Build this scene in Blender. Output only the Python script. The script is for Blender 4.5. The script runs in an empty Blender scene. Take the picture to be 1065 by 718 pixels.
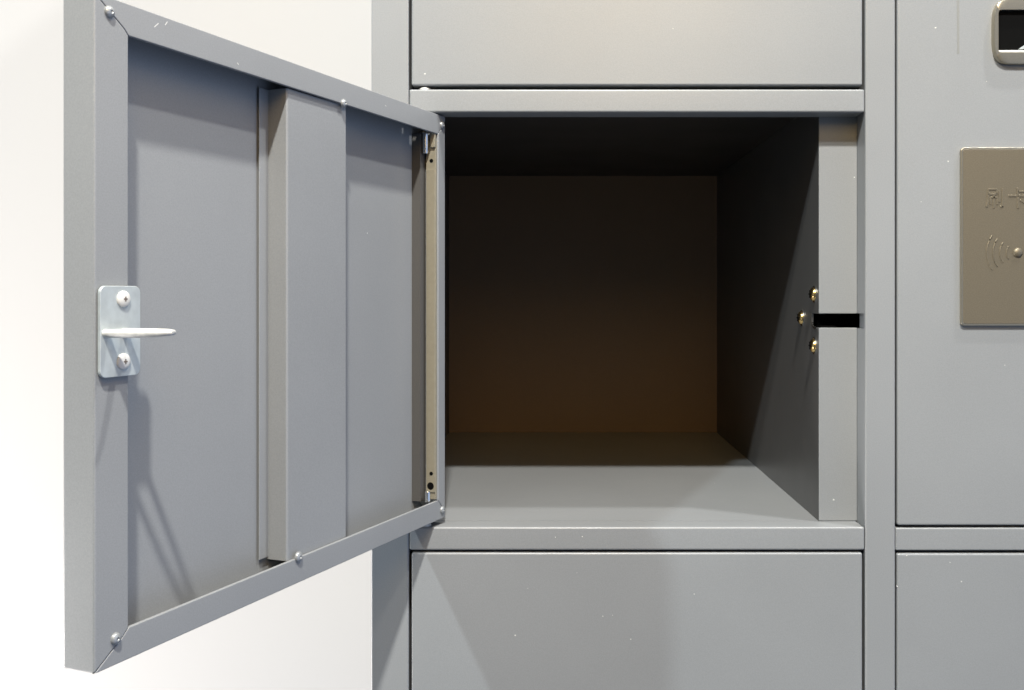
import bpy, bmesh, math, random
from mathutils import Vector, Matrix

# ------------------------------------------------------------------ units
U = 0.00075            # one build unit in metres (X right, D depth into the cabinet, Z up)
Z0 = 1.3               # eye height
F = 1025.0
scene = bpy.context.scene
col = scene.collection

def W(x, d, z):
    return Vector((x * U, d * U, Z0 + z * U))

# ------------------------------------------------------------------ camera
cd = bpy.data.cameras.new('camera')
cam = bpy.data.objects.new('camera', cd)
col.objects.link(cam)
cam.location = W(0, -F, 0)
cam.rotation_euler = (math.radians(90), 0, 0)
cd.sensor_width = 36
cd.lens = 36 * F / 1065
cd.shift_x = -(580 - 532.5) / 1065
cd.shift_y = -(359 - 306) / 1065
cd.clip_start = 0.02
cd.clip_end = 100
scene.camera = cam

# ------------------------------------------------------------------ world: a dim hall, brighter and cooler on the right
w = bpy.data.worlds.new('World')
scene.world = w
w.use_nodes = True
nt = w.node_tree
nt.nodes.clear()
wo = nt.nodes.new('ShaderNodeOutputWorld')
bg = nt.nodes.new('ShaderNodeBackground')
tc = nt.nodes.new('ShaderNodeTexCoord')
sp = nt.nodes.new('ShaderNodeSeparateXYZ')
nt.links.new(tc.outputs['Generated'], sp.inputs[0])
r1 = nt.nodes.new('ShaderNodeValToRGB')
m1 = nt.nodes.new('ShaderNodeMath'); m1.operation = 'MULTIPLY_ADD'
m1.inputs[1].default_value = 0.5; m1.inputs[2].default_value = 0.5
nt.links.new(sp.outputs['X'], m1.inputs[0])
nt.links.new(m1.outputs[0], r1.inputs[0])
e = r1.color_ramp.elements
e[0].position = 0.30; e[0].color = (0.10, 0.115, 0.13, 1)
e[1].position = 0.92; e[1].color = (0.47, 0.60, 0.90, 1)
k = r1.color_ramp.elements.new(0.60); k.color = (0.10, 0.115, 0.13, 1)
nt.links.new(r1.outputs[0], bg.inputs[0])
bg.inputs[1].default_value = 1.0
nt.links.new(bg.outputs[0], wo.inputs[0])

# ------------------------------------------------------------------ lamps: three ceiling spots and two added fills
def lamp(name, pos, target, power, size, colour):
    ld = bpy.data.lights.new(name, 'AREA')
    ld.shape = 'DISK'; ld.size = size; ld.energy = power; ld.color = colour
    o = bpy.data.objects.new(name, ld)
    o.location = W(*pos)
    o.rotation_euler = (W(*target) - W(*pos)).to_track_quat('-Z', 'Y').to_euler()
    col.objects.link(o)
    return o

lamp('ceiling_lamp_front', (50, -1620, 2140), (0, 0, 0), 72, 0.08, (1.0, 0.975, 0.91))
lamp('ceiling_lamp_side', (-4219, -4414, 4739), (0, 0, 0), 162, 0.16, (0.88, 0.97, 1.0))
lamp('ceiling_lamp_near', (1150, -460, 2300), (-203, -200, 0), 25, 0.07, (1.0, 0.985, 0.95))
lamp('warm_fill', (150, -1260, 770), (120, 0, 80), 3.8, 0.5, (1.0, 0.64, 0.22))  # unseen soft fill, added to warm the upper fronts and the compartment
lamp('wall_fill', (-2300, 60, -1300), (-380, 800, -560), 62, 1.0, (1.0, 0.955, 0.94))  # unseen fill below left, added to brighten the wall

scene.view_settings.view_transform = 'Standard'
scene.view_settings.look = 'None'
scene.view_settings.exposure = 0.0
scene.view_settings.gamma = 1.0
scene.cycles.max_bounces = 10
scene.cycles.diffuse_bounces = 6
scene.cycles.use_denoising = True

# ------------------------------------------------------------------ materials
def new_mat(name):
    m = bpy.data.materials.new(name); m.use_nodes = True
    n = m.node_tree
    return m, n, n.nodes['Principled BSDF']

def paint(name, base, rough=0.34, specks=True, peel=0.05):
    """powder coated sheet: fine orange peel, faint tone drift, sparse white dust specks"""
    m, n, b = new_mat(name)
    L = n.links.new
    geo = n.nodes.new('ShaderNodeTexCoord')
    big = n.nodes.new('ShaderNodeTexNoise'); big.inputs['Scale'].default_value = 6; big.inputs['Detail'].default_value = 4
    L(geo.outputs['Object'], big.inputs['Vector'])
    ramp = n.nodes.new('ShaderNodeValToRGB')
    ramp.color_ramp.elements[0].position = 0.3
    ramp.color_ramp.elements[0].color = tuple(c * 0.95 for c in base) + (1,)
    ramp.color_ramp.elements[1].position = 0.7
    ramp.color_ramp.elements[1].color = tuple(c * 1.04 for c in base) + (1,)
    L(big.outputs['Fac'], ramp.inputs[0])
    out = ramp.outputs[0]
    grain = n.nodes.new('ShaderNodeTexNoise'); grain.inputs['Scale'].default_value = 1300; grain.inputs['Detail'].default_value = 2
    L(geo.outputs['Object'], grain.inputs['Vector'])
    gm = n.nodes.new('ShaderNodeMapRange')
    gm.inputs['From Min'].default_value = 0.3; gm.inputs['From Max'].default_value = 0.7
    gm.inputs['To Min'].default_value = 0.94; gm.inputs['To Max'].default_value = 1.06
    L(grain.outputs['Fac'], gm.inputs['Value'])
    mul = n.nodes.new('ShaderNodeMixRGB'); mul.blend_type = 'MULTIPLY'; mul.inputs[0].default_value = 1
    L(out, mul.inputs[1]); L(gm.outputs[0], mul.inputs[2])
    out = mul.outputs[0]
    if specks:
        v = n.nodes.new('ShaderNodeTexVoronoi'); v.inputs['Scale'].default_value = 46
        L(geo.outputs['Object'], v.inputs['Vector'])
        lt = n.nodes.new('ShaderNodeMath'); lt.operation = 'LESS_THAN'; lt.inputs[1].default_value = 0.018
        L(v.outputs['Distance'], lt.inputs[0])
        sx = n.nodes.new('ShaderNodeSeparateColor')
        L(v.outputs['Color'], sx.inputs[0])
        gt = n.nodes.new('ShaderNodeMath'); gt.operation = 'GREATER_THAN'; gt.inputs[1].default_value = 0.85
        L(sx.outputs[0], gt.inputs[0])
        pr = n.nodes.new('ShaderNodeMath'); pr.operation = 'MULTIPLY'
        L(lt.outputs[0], pr.inputs[0]); L(gt.outputs[0], pr.inputs[1])
        mx = n.nodes.new('ShaderNodeMixRGB')
        L(pr.outputs[0], mx.inputs[0]); L(out, mx.inputs[1]); mx.inputs[2].default_value = (0.8, 0.8, 0.78, 1)
        out = mx.outputs[0]
    L(out, b.inputs['Base Color'])
    rr = n.nodes.new('ShaderNodeMapRange')
    rr.inputs['To Min'].default_value = rough - 0.05; rr.inputs['To Max'].default_value = rough + 0.06
    sm = n.nodes.new('ShaderNodeTexNoise'); sm.inputs['Scale'].default_value = 14; sm.inputs['Detail'].default_value = 6
    L(geo.outputs['Object'], sm.inputs['Vector'])
    L(sm.outputs['Fac'], rr.inputs['Value']); L(rr.outputs[0], b.inputs['Roughness'])
    pe = n.nodes.new('ShaderNodeTexNoise'); pe.inputs['Scale'].default_value = 420; pe.inputs['Detail'].default_value = 3
    L(geo.outputs['Object'], pe.inputs['Vector'])
    bump = n.nodes.new('ShaderNodeBump'); bump.inputs['Strength'].default_value = peel; bump.inputs['Distance'].default_value = 0.001
    L(pe.outputs['Fac'], bump.inputs['Height']); L(bump.outputs[0], b.inputs['Normal'])
    return m

def metal(name, base, rough, metallic=1.0, grain=0.0, gscale=900):
    m, n, b = new_mat(name)
    L = n.links.new
    geo = n.nodes.new('ShaderNodeTexCoord')
    t = n.nodes.new('ShaderNodeTexNoise'); t.inputs['Scale'].default_value = gscale; t.inputs['Detail'].default_value = 3
    L(geo.outputs['Object'], t.inputs['Vector'])
    r = n.nodes.new('ShaderNodeValToRGB')
    r.color_ramp.elements[0].position = 0.3; r.color_ramp.elements[1].position = 0.7
    g = 0.05 + grain
    r.color_ramp.elements[0].color = tuple(c * (1 - g) for c in base) + (1,)
    r.color_ramp.elements[1].color = tuple(min(1, c * (1 + g)) for c in base) + (1,)
    L(t.outputs['Fac'], r.inputs[0]); L(r.outputs[0], b.inputs['Base Color'])
    b.inputs['Metallic'].default_value = metallic
    b.inputs['Roughness'].default_value = rough
    bump = n.nodes.new('ShaderNodeBump'); bump.inputs['Strength'].default_value = 0.04 + grain * 0.6; bump.inputs['Distance'].default_value = 0.0006
    L(t.outputs['Fac'], bump.inputs['Height']); L(bump.outputs[0], b.inputs['Normal'])
    return m

GREY = (0.240, 0.250, 0.258)
M_paint = paint('grey_powder_coat', GREY)
M_inner = paint('inner_grey_coat_shaded', (0.088, 0.086, 0.084), rough=0.38, specks=False)  # same grey paint, with the compartment's shade darkened into the colour
M_back = paint('grey_coat_warm_bounce', (0.20, 0.132, 0.08), rough=0.5, specks=False)  # grey paint too; the brown of warm bounced light is put into it
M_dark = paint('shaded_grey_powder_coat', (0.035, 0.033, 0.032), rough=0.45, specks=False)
M_zinc = metal('zinc_plate', (0.50, 0.545, 0.55), 0.45, metallic=0.45, grain=0.03, gscale=200)
M_steel = metal('bright_steel', (0.82, 0.82, 0.80), 0.22)
M_white = metal('white_zinc', (0.62, 0.62, 0.59), 0.5, metallic=0.25, grain=0.06, gscale=260)
M_tan = metal('tan_galvanised', (0.27, 0.245, 0.185), 0.5, metallic=0.2, gscale=300)
M_brass = metal('brass', (0.80, 0.58, 0.25), 0.25)
M_bronze = metal('champagne_bronze', (0.175, 0.150, 0.106), 0.45, metallic=0.5, grain=0.08, gscale=1400)
M_rim = metal('polished_bronze', (0.40, 0.365, 0.29), 0.30, metallic=0.85)
M_black = metal('black_plastic', (0.006, 0.006, 0.007), 0.35, metallic=0)
M_glass = metal('black_glass', (0.004, 0.004, 0.005), 0.06, metallic=0)
M_hole = metal('dark_hole', (0.004, 0.004, 0.004), 0.9, metallic=0)
M_hole.node_tree.nodes['Principled BSDF'].inputs['Specular IOR Level'].default_value = 0.04
M_strip = metal('shade_band_dark_grey', (0.075, 0.072, 0.068), 0.6, metallic=0)  # dark tone carries the shade on the hinge side return
M_rivet = metal('dull_rivet', (0.33, 0.345, 0.35), 0.36, metallic=0.4)
M_recess = metal('recess_brown', (0.16, 0.13, 0.11), 0.6, metallic=0.3)
M_screw = metal('pale_screw', (0.62, 0.61, 0.58), 0.45, metallic=0)
M_chip = metal('bare_white_chip', (0.6, 0.6, 0.58), 0.6, metallic=0)
M_streak = metal('streak_grey', (0.20, 0.205, 0.20), 0.5, metallic=0)

def wall_mat():
    m, n, b = new_mat('white_wall_paint')
    L = n.links.new
    geo = n.nodes.new('ShaderNodeTexCoord')
    t = n.nodes.new('ShaderNodeTexNoise'); t.inputs['Scale'].default_value = 1.5; t.inputs['Detail'].default_value = 5
    L(geo.outputs['Object'], t.inputs['Vector'])
    r = n.nodes.new('ShaderNodeValToRGB')
    r.color_ramp.elements[0].color = (0.425, 0.417, 0.407, 1); r.color_ramp.elements[1].color = (0.435, 0.427, 0.417, 1)
    L(t.outputs['Fac'], r.inputs[0]); L(r.outputs[0], b.inputs['Base Color'])
    b.inputs['Roughness'].default_value = 0.8
    f = n.nodes.new('ShaderNodeTexNoise'); f.inputs['Scale'].default_value = 220
    L(geo.outputs['Object'], f.inputs['Vector'])
    bump = n.nodes.new('ShaderNodeBump'); bump.inputs['Strength'].default_value = 0.08; bump.inputs['Distance'].default_value = 0.001
    L(f.outputs['Fac'], bump.inputs['Height']); L(bump.outputs[0], b.inputs['Normal'])
    return m
M_wall = wall_mat()

# ------------------------------------------------------------------ mesh builder (coordinates in build units)
class MB:
    def __init__(self):
        self.bm = bmesh.new()

    def _merge(self, b, bevel=0, seg=3):
        bmesh.ops.recalc_face_normals(b, faces=b.faces[:])
        if bevel:
            bmesh.ops.bevel(b, geom=[e for e in b.edges if len(e.link_faces) == 2 and e.calc_face_angle(0) > 0.5],
                            offset=bevel, offset_type='OFFSET', segments=seg, profile=0.5, affect='EDGES', clamp_overlap=True)
        me = bpy.data.meshes.new('tmp'); b.to_mesh(me); b.free()
        self.bm.from_mesh(me); bpy.data.meshes.remove(me)

    def box(self, x0, x1, y0, y1, z0, z1, bevel=0, seg=3):
        b = bmesh.new()
        bmesh.ops.create_cube(b, size=1)
        for v in b.verts:
            v.co = Vector(((x0 + x1) / 2 + v.co.x * (x1 - x0), (y0 + y1) / 2 + v.co.y * (y1 - y0), (z0 + z1) / 2 + v.co.z * (z1 - z0)))
        self._merge(b, bevel, seg)
        return self

    def prism(self, pts, y0, y1, bevel=0, seg=3):
        """outline in (x, z) extruded along y"""
        b = bmesh.new()
        a = [b.verts.new((x, y0, z)) for x, z in pts]
        c = [b.verts.new((x, y1, z)) for x, z in pts]
        b.faces.new(a); b.faces.new(c[::-1])
        for i in range(len(pts)):
            j = (i + 1) % len(pts)
            b.faces.new((a[i], a[j], c[j], c[i]))
        self._merge(b, bevel, seg)
        return self

    def lathe(self, prof, axis, origin, n=24):
        """prof: (radius, height) list, spun round axis (unit vector) from origin"""
        b = bmesh.new()
        ax = Vector(axis).normalized()
        q = ax.to_track_quat('Z', 'X').to_matrix()
        rings = []
        for r, h in prof:
            if r < 1e-6:
                rings.append([b.verts.new(Vector(origin) + q @ Vector((0, 0, h)))])
            else:
                rings.append([b.verts.new(Vector(origin) + q @ Vector((r * math.cos(2 * math.pi * i / n), r * math.sin(2 * math.pi * i / n), h))) for i in range(n)])
        for A, B in zip(rings, rings[1:]):
            for i in range(n):
                j = (i + 1) % n
                if len(A) == 1 and len(B) == 1: continue
                if len(A) == 1: b.faces.new((A[0], B[i], B[j]))
                elif len(B) == 1: b.faces.new((A[i], A[j], B[0]))
                else: b.faces.new((A[i], A[j], B[j], B[i]))
        for R in (rings[0], rings[-1]):
            if len(R) > 1: b.faces.new(R)
        self._merge(b)
        return self

    def tube(self, pts, rads, n=12, flat=1.0):
        """round bar along pts; flat squashes it in z"""
        b = bmesh.new(); rings = []
        P = [Vector(p) for p in pts]
        for i, p in enumerate(P):
            t = (P[min(i + 1, len(P) - 1)] - P[max(i - 1, 0)]).normalized()
            up = Vector((0, 0, 1)) if abs(t.z) < 0.9 else Vector((1, 0, 0))
            s = t.cross(up).normalized(); v = s.cross(t)
            rings.append([b.verts.new(p + (s * math.cos(2 * math.pi * k / n) + v * flat * math.sin(2 * math.pi * k / n)) * rads[i]) for k in range(n)])
        for A, B in zip(rings, rings[1:]):
            for i in range(n):
                j = (i + 1) % n
                b.faces.new((A[i], A[j], B[j], B[i]))
        b.faces.new(rings[0]); b.faces.new(rings[-1])
        self._merge(b)
        return self

    def build(self, name, mat, parent=None, label=None, smooth=True):
        me = bpy.data.meshes.new(name)
        for v in self.bm.verts:
            v.co *= U
        bmesh.ops.recalc_face_normals(self.bm, faces=self.bm.faces[:])
        self.bm.to_mesh(me); self.bm.free()
        me.materials.append(mat)
        o = bpy.data.objects.new(name, me)
        col.objects.link(o)
        if parent: o.parent = parent
        if label: o['label'] = label
        if smooth:
            for p in me.polygons: p.use_smooth = True
            me.set_sharp_from_angle(angle=math.radians(50))
            md = o.modifiers.new('normals', 'WEIGHTED_NORMAL'); md.keep_sharp = True; md.weight = 80
        return o

def rounded(x0, x1, z0, z1, r, n=6):
    pts = []
    for cx, cz, a0 in ((x1 - r, z1 - r, 0), (x0 + r, z1 - r, 90), (x0 + r, z0 + r, 180), (x1 - r, z0 + r, 270)):
        for i in range(n + 1):
            a = math.radians(a0 + 90 * i / n)
            pts.append((cx + r * math.cos(a), cz + r * math.sin(a)))
    return pts

# ------------------------------------------------------------------ the wall behind
wl = MB().box(-5200, 5200, 800, 860, -3600, 3600).build('wall', M_wall, smooth=False)
wl.location = (0, 0, Z0)
wl['kind'] = 'structure'

# ------------------------------------------------------------------ the locker cabinet
cab = bpy.data.objects.new('locker_cabinet', None)
cab.location = (0, 0, Z0)
col.objects.link(cab)
cab['label'] = 'blue grey steel locker cabinet with one square compartment door hanging open'
cab['category'] = 'locker'

TOP, BOT = 1156.0, -742.0
BV = 1.6
# --- carcass panels
MB().box(-194, -192.2, 8, 760, BOT, TOP).build('side_panel', M_paint, cab)
MB().box(822, 863, 12, 760, BOT + 8, TOP - 8).build('side_panel', M_paint, cab)
MB().box(-191.5, 821, 30.5, 760, TOP - 42, TOP, 1.5).build('top_panel', M_paint, cab)
MB().box(-191.5, 821, 30.5, 760, BOT, BOT + 40, 1.5).build('base_panel', M_paint, cab)
MB().box(-191.5, 821, 756, 760.5, BOT + 41, TOP - 43).build('rear_panel', M_paint, cab)

# --- front frame: three stiles, rails butted between them
MB().box(-194, -155, 0, 30, BOT, TOP, BV).build('stile', M_paint, cab)
def upright(bm, pts, z0, z1):
    """plan outline in (x, d) raised from z0 to z1"""
    b = bmesh.new()
    a = [b.verts.new((x, y, z0)) for x, y in pts]
    c = [b.verts.new((x, y, z1)) for x, y in pts]
    b.faces.new(a); b.faces.new(c[::-1])
    for i in range(len(pts)):
        j = (i + 1) % len(pts)
        b.faces.new((a[i], a[j], c[j], c[i]))
    bm._merge(b)
mid = MB()
R = 1.8
q = [(320 + R - R * math.cos(t), R - R * math.sin(t)) for t in [math.radians(x) for x in (0, 22, 45, 68, 90)]]
q2 = [(351.2 - x + 320, y) for x, y in q[::-1]]
upright(mid, q + q2 + [(351.2, 6), (320, 6)], BOT, TOP)
upright(mid, [(320, 6), (351.2, 6), (351.2, 30), (320, 30)], BOT, -36.5)
upright(mid, [(320, 6), (351.2, 6), (351.2, 30), (320, 30)], -20.5, TOP)
upright(mid, [(323, 6), (351.2, 6), (351.2, 29), (323, 29)], -36.5, -20.5)
mid.build('stile', M_paint, cab)
MB().box(822, 863, 0, 30, BOT, TOP, BV).build('stile', M_paint, cab)
for z0, z1 in ((189, 213.2), (-266.6, -242.5)):
    MB().box(-154.6, 319.6, 0.35, 30, z0, z1, 2.2).build('rail', M_paint, cab)
for z0, z1 in ((-266.9, -243.4),):
    MB().box(351.6, 821.6, 0.35, 30, z0, z1, BV).build('rail', M_paint, cab)
for z0, z1 in ((644, 668), (1099, TOP), (BOT, -698)):
    MB().box(-154.6, 319.6, 0.35, 30, z0, z1, BV).build('rail', M_paint, cab)
    MB().box(351.6, 821.6, 0.35, 30, z0, z1, BV).build('rail', M_paint, cab)

# --- the open compartment
MB().box(-192, 279, 30.2, 702, -246, -242.6).build('shelf', M_paint, cab)
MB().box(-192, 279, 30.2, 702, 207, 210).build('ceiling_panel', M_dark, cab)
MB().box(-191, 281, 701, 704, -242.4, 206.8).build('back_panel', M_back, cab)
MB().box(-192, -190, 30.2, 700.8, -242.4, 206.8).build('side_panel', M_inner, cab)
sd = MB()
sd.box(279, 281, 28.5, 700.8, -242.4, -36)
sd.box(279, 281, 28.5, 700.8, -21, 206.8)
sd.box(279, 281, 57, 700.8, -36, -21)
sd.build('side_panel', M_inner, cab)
fl = MB()
fl.box(279, 320, 27.5, 30.2, -242.4, -36, 0.9, 2)
fl.box(279, 320, 27.5, 30.2, -21, 206.8, 0.9, 2)
fl.build('strike_flange', M_paint, cab)
# lock body behind the slot
lk = MB()
lk.box(283, 330, 62, 130, -70, 14)
lk.box(282, 299, 32, 52, -40, -34.2, 0.6, 2)
lk.build('lock_body', M_hole, cab)
MB().tube([(279.6, 56, -31), (278.6, 52, -34.8), (278.4, 42, -36.6), (278.4, 33, -37)], [0.9, 1.3, 1.3, 0.9], 8).build('latch', M_steel, cab)
def pan(bm, origin, axis, r, h):
    return bm.lathe([(r, -1), (r, h * 0.25), (r * 0.92, h * 0.6), (r * 0.6, h * 0.92), (0, h)], axis, origin, 20)
for d, z in ((46, 0), (100, -27), (46, -56)):
    b = MB()
    pan(b, (279, d, z), (-1, 0, 0), 7.4, 5)
    s = b.build('screw', M_brass, cab)
    c = MB(); c.box(273.6, 274.4, d - 4.2, d + 4.2, z - 0.8, z + 0.8); c.box(273.5, 274.3, d - 0.8, d + 0.8, z - 4.2, z + 4.2)
    c.build('cross_recess', M_hole, s)
    MB().lathe([(9.2, -1), (9.2, 0.7), (8.6, 1.0), (0, 1.0)], (-1, 0, 0), (279, d, z), 20).build('washer', M_steel, s)

# --- closed doors (edges rounded, set just proud of the gap)
def closed(x0, x1, z0, z1, d0=0.2):
    return MB().box(x0, x1, d0, 26, z0, z1, 2.2, 4).build('door', M_paint, cab)
closed(-152.2, 317.2, 217, 641)
closed(-152.2, 317.2, 672, 1096)
closed(353.3, 819.5, 672, 1096)
closed(-152.2, 317.2, -695, -269.2)
tall = closed(353.3, 819.5, -240.8, 641)
closed(353.0, 819.5, -695, -270)
# black sheets standing in for the shade inside the shut compartments, behind the gaps
MB().box(-153, 319, 31, 36, 217, 640).build('gap_shade_sheet', M_hole, cab)
MB().box(-153, 319, 31, 36, -697, -268).build('gap_shade_sheet', M_hole, cab)
MB().box(352, 821, 31, 36, -697, -268).build('gap_shade_sheet', M_hole, cab)
MB().box(352, 821, 31, 36, -242, 640).build('gap_shade_sheet', M_hole, cab)
# white bushings of the hinge pins
for z in (213.2, -242.5):
    MB().lathe([(6.5, 0), (6.5, 1.6), (5.8, 2.4), (2.5, 2.4), (2.5, 5.5), (0, 5.5)], (0, 0, 1), (-139, 8.5, z), 20).build('hinge_bushing', M_white, cab)
# grey streak on the tall door
MB().prism([(417.8, 420), (414.6, 420), (415.6, 250), (417.8, 250)], 0.02, 0.3).build('grey_streak', M_streak, tall, smooth=False)

# --- scan window
sw = MB()
pts = []
cx, cz, hw, hh = 477, 272, 26, 34
for i in range(64):
    a = 2 * math.pi * i / 64
    c, s_ = math.cos(a), math.sin(a)
    pts.append((cx + hw * math.copysign(abs(c) ** 0.42, c), cz + hh * math.copysign(abs(s_) ** 0.62, s_)))
ring = bmesh.new()
inner = []
for i in range(64):
    a = 2 * math.pi * i / 64
    c, s_ = math.cos(a), math.sin(a)
    inner.append((cx + 21 * math.copysign(abs(c) ** 0.12, c), cz + 22.3 * math.copysign(abs(s_) ** 0.12, s_)))
lay = []
for P, y in ((pts, 1), (pts, -4.2), ([(cx + (x - cx) * 0.965, cz + (z - cz) * 0.965) for x, z in pts], -5.6), (inner, -5.6), (inner, 0.15)):
    lay.append([ring.verts.new((x, y, z)) for x, z in P])
for A, B in zip(lay, lay[1:]):
    for i in range(64):
        j = (i + 1) % 64
        ring.faces.new((A[i], A[j], B[j], B[i]))
sw._merge(ring)
win = sw.build('scan_window', M_rim, cab)
MB().box(456.5, 497.5, -1.4, 0.1, 250.2, 293.8).build('pane', M_hole, win)
MB().box(456.5, 497.5, -4.6, -1.5, 250, 252.6, 0.6, 2).build('highlight_bar', M_white, win)  # pale bar painting in the highlight along the pane's lower edge
MB().prism([(478, 254), (483, 254), (498, 265), (498, 268)], -3, -1.45).build('inner_bracket', M_zinc, win)

# --- card reader plate with raised lettering
rd = MB().prism(rounded(418, 537, -33, 152, 4), -3.6, 0.15, 0.9, 3).build('card_reader', M_rim, cab)
MB().prism(rounded(420.2, 534.8, -30.8, 149.8, 2.5), -3.9, -3.2, 0.3, 2).build('face_plate', M_bronze, rd)
Y0, Y1 = -4.45, -3.7
def PX(px): return (px - 580)
def PZ(py): return (306 - py)
lt = MB()
def stroke(ax, ay, bx, by, wd=1.1):
    a = Vector((PX(ax), 0, PZ(ay))); b = Vector((PX(bx), 0, PZ(by)))
    t = (b - a).normalized(); s = Vector((-t.z, 0, t.x)) * wd
    q = [a + s, b + s, b - s, a - s]
    lt.prism([(v.x, v.z) for v in q], Y0, Y1, 0.25, 1)
# shua
for st in ((1026, 197.5, 1035, 197.5), (1026, 202.5, 1035, 202.5), (1035, 197.5, 1035, 202.5), (1026, 197.5, 1026, 208), (1026, 208, 1024.6, 216),
           (1028.5, 206, 1035.5, 206), (1028.5, 206, 1028.5, 213.5), (1035.5, 206, 1035.5, 213.5), (1032, 203, 1032, 217),
           (1037.8, 199, 1037.8, 211), (1041, 196.5, 1041, 216), (1041, 216, 1038.6, 214.5)):
    stroke(*st)
# ka
for st in ((1047, 204.3, 1069, 204.3), (1056.5, 196, 1056.5, 204), (1056.5, 199.8, 1065.5, 199.8), (1057, 204.5, 1057, 217.5), (1059, 208.5, 1064.5, 212)):
    stroke(*st)
lt.build('lettering', M_bronze, rd)
wv = MB()
CX, CZ = PX(1056.7), PZ(263)
for r in (11.5, 18.5, 25.5, 32):
    for side in (0, 1):
        A = [math.radians((180 if side == 0 else 0) + t) for t in range(-34, 35, 4)]
        wv.tube([(CX + r * math.cos(a), -3.75, CZ + r * math.sin(a)) for a in A], [0.9] * len(A), 8)
wv.build('wave_symbol', M_bronze, rd)
MB().lathe([(5.2, -1), (5.0, 0.7), (3.6, 2.0), (0, 2.6)], (0, -1, 0), (CX, -3.8, CZ), 24).build('wave_dot', M_bronze, rd)

# ------------------------------------------------------------------ the open door, built in its own frame: x from hinge to free edge, y towards the viewer's side, z up
ang = math.atan2(-.932, -.363)
DW, ZB, ZT = 464.0, -236.0, 187.5
dm = MB()
dm.box(0.4, DW - 0.2, -26, -24.4, ZB + 0.2, ZT - 0.2, 0.7, 2)
SL, HL, TL, BL = 436.0, 16.0, 167.0, -215.5
g = 0.05
mit = 12.0
# four rim channels; their lips meet in mitred corners
dm.prism([(g, ZT), (DW - g, ZT), (SL + 4, TL + 4 - g), (SL - 0.2, TL), (HL, TL), (g, ZT - 5)], -3, 0, 0.7, 2)
dm.prism([(g, ZB), (g, ZB + 5), (HL, BL), (SL - 0.2, BL), (SL + 4, BL - 4 + g), (DW - g, ZB)], -3, 0, 0.7, 2)
za, zb = ZT - 1.5, ZT - 0.05
dm.box(1, 27, -25, -0.5, za, zb)
dm.box(27, 32.5, -25, -10.5, za, zb); dm.box(27, 32.5, -3.5, -0.5, za, zb)
dm.box(32.5, 44.5, -25, -0.5, za, zb)
dm.box(44.5, 48, -25, -14, za, zb); dm.box(44.5, 48, -9.5, -0.5, za, zb)
dm.box(48, DW - 1, -25, -0.5, za, zb)
dm.box(1, DW - 1, -25, -0.5, ZB + 0.05, ZB + 1.5, 0.5, 2)
dm.prism([(DW, ZB + g), (DW, ZT - g), (SL + 4 + g, TL + 4), (SL, TL + 0.2), (SL, BL - 0.2), (SL + 4 + g, BL - 4)], -25.9, 0.12, 1.4, 3)
dm.prism([(0, ZB + 5 + g), (0, ZT - 5 - g), (HL, TL - g), (HL, BL + g)], -24.6, 0.1, 1.6, 3)
door = dm.build('door', M_paint, cab, label='open door swung out to the left showing its ribbed inside')
door.location = (-119 * U, 18.5 * U, 0)
door.rotation_euler = (0, 0, ang)

# stiffener: one folded hat channel
st = MB()
st.box(266.2, 277.6, -22.6, -21.6, -214, 166.4, 0.3, 1)
st.prism([(182, -3.4), (265, -3.4), (266.2, -4.6), (266.2, -23.2), (264.8, -23.2), (264.8, -5.0), (183.2, -5.0), (183.2, -23.2), (182, -23.2)], 0, 1)  # placeholder profile (x, n), re-oriented below
hat = st.bm
for v in hat.verts:
    if v.co.y > -0.01 and v.co.y < 1.01:          # the profile prism: swap (z -> n), (y -> height)
        n_, t_ = v.co.z, v.co.y
        v.co.y = n_; v.co.z = -216 + t_ * (166.4 + 216)
bmesh.ops.bevel(hat, geom=[e for e in hat.edges if e.is_manifold and e.calc_face_angle(0) > 0.5 and abs(e.verts[0].co.z - e.verts[1].co.z) > 100 and max(v.co.y for v in e.verts) > -6], offset=1.0, segments=3, profile=0.5, affect='EDGES')
st.build('stiffener', M_paint, door)

# shaded band painted as a dark strip, and tan hinge plate on the hinge side return
MB().box(16.2, 28, -24.2, -14.4, -215.3, 166.8).build('shade_band', M_strip, door)
hp = MB().box(16.2, 19.4, -12.4, -1.2, -214, 160, 0.5, 2).build('hinge_plate', M_tan, door)
MB().box(19.4, 20.6, -11.6, -1.6, -206.5, 130, 0.3, 1).build('hinge_plate', M_tan, door)
def hole(r, n_, z, x=20.55):
    MB().lathe([(r, 0), (r, 0.25), (0, 0.25)], (1, 0, 0), (x, n_, z), 16).build('hole', M_hole, door)
hole(2.0, -5.6, -187); hole(3.9, -6.4, -200); hole(2.0, -6.0, 139, 19.4)
MB().lathe([(3.1, 0), (3.1, 21), (2.5, 22), (0, 22)], (0, 0, -1), (24, -10.5, 168), 16).build('hinge_pin', M_steel, door)
MB().lathe([(3.1, 0), (3.1, 10), (2.5, 11), (0, 11)], (0, 0, 1), (24, -8.0, -216), 16).build('hinge_pin', M_steel, door)
MB().box(18, 22, -6.5, -1, 152.5, 167.2, 0.4, 1).build('hinge_bracket', M_tan, door)

# rivets
def rivet(s, z, r=3.8, mat=M_rivet):
    b = MB()
    b.lathe([(r, -0.6), (r * 1.0, 0.8), (r * 0.86, 1.7), (r * 0.5, 2.5), (r * 0.3, 2.5), (0.2 * r, 2.0), (0, 2.0)], (0, 1, 0), (s, 0.1, z), 18)
    return b.build('rivet', mat, door)
for s, z in ((452.5, 178.0), (447.5, -219), (8.2, 177.5), (7.6, -227)):
    rivet(s, z)
rivet(190.9, 167.5, 3.6); rivet(256.2, -214.6, 4.2)

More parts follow.
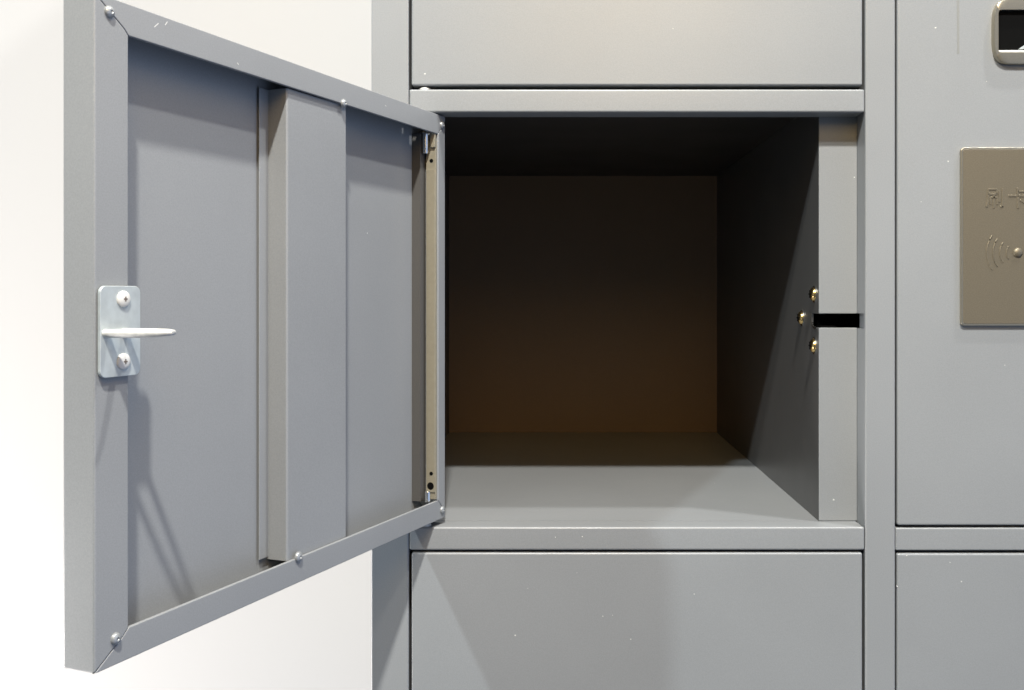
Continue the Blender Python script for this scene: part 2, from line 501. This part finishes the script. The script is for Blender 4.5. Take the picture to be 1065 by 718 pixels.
# lock plate with its loop
lp = MB().prism(rounded(429.5, 462.5, -52.5, 5.2, 4.5), 1.0, 3.4, 0.5, 2).build('lock_plate', M_zinc, door)
for z in (-3.2, -43):
    b = MB(); pan(b, (444.2, 3.4, z), (0, 1, 0), 5.3, 2.2); b.build('screw', M_screw, door)
    b = MB(); b.box(443.7, 444.7, 5.3, 5.7, z - 1.6, z + 1.6); b.box(442.7, 445.7, 5.3, 5.65, z - 0.5, z + 0.5); b.build('cross_recess', M_recess, door)
pts = [(458.5, 2, -24.5), (458.0, 20, -24.5), (456.5, 32, -24.3), (453, 42, -24.0), (449.5, 47, -23.8), (446.5, 46, -23.8), (444.5, 40, -24), (443.5, 28, -24.3), (443, 2, -24.5)]
MB().tube(pts, [2.7, 2.7, 2.7, 2.4, 1.9, 1.8, 2.3, 2.7, 2.8], 12, 1.0).build('lock_loop', M_white, door)

# small white chips and dust specks in the paint, where they show
def chips(parent, spots, dface):
    k = (1025 + dface) / 1025
    for px, py, r in spots:
        x, z = (px - 580) * k, (306 - py) * k
        b = MB()
        b.prism([(x + r * random.uniform(.6, 1.2) * math.cos(a), z + r * random.uniform(.6, 1.2) * math.sin(a)) for a in [i * math.pi / 3.5 for i in range(7)]], dface - 0.06, dface + 0.2)
        b.build('paint_chip', M_chip, parent, smooth=False)
random.seed(4)
chips(cab, [(536, 661, .95), (656, 665, .8), (627, 641, .6), (637, 640, .5), (722, 618, .6), (549, 612, .4), (600, 596, .4), (933, 610, 1.0), (1000, 605, .8), (988, 585, .6), (943, 578, .7)], 0.2)
chips(cab, [(442, 77, .8), (700, 30, .5), (973, 29, .9), (1026, 85, .5), (958, 210, .5), (986, 168, .8), (1045, 380, .5)], 0.2)
chips(cab, [(867, 520, 1.0)], 27.5)
for u_, z_, L_, th in ((412, 180, 5, 2.4), (403, 183.5, 3.5, 2.2), (330, 172, 2, 0.6), (120, 178, 2.2, 0.3)):
    c_, s_ = math.cos(th) * L_ / 2, math.sin(th) * L_ / 2
    n1, n2 = -math.sin(th) * 0.3, math.cos(th) * 0.3
    MB().prism([(u_ - c_ - n1, z_ - s_ - n2), (u_ + c_ - n1, z_ + s_ - n2), (u_ + c_ + n1, z_ + s_ + n2), (u_ - c_ + n1, z_ - s_ + n2)], -0.2, 0.05).build('paint_chip', M_chip, door, smooth=False)
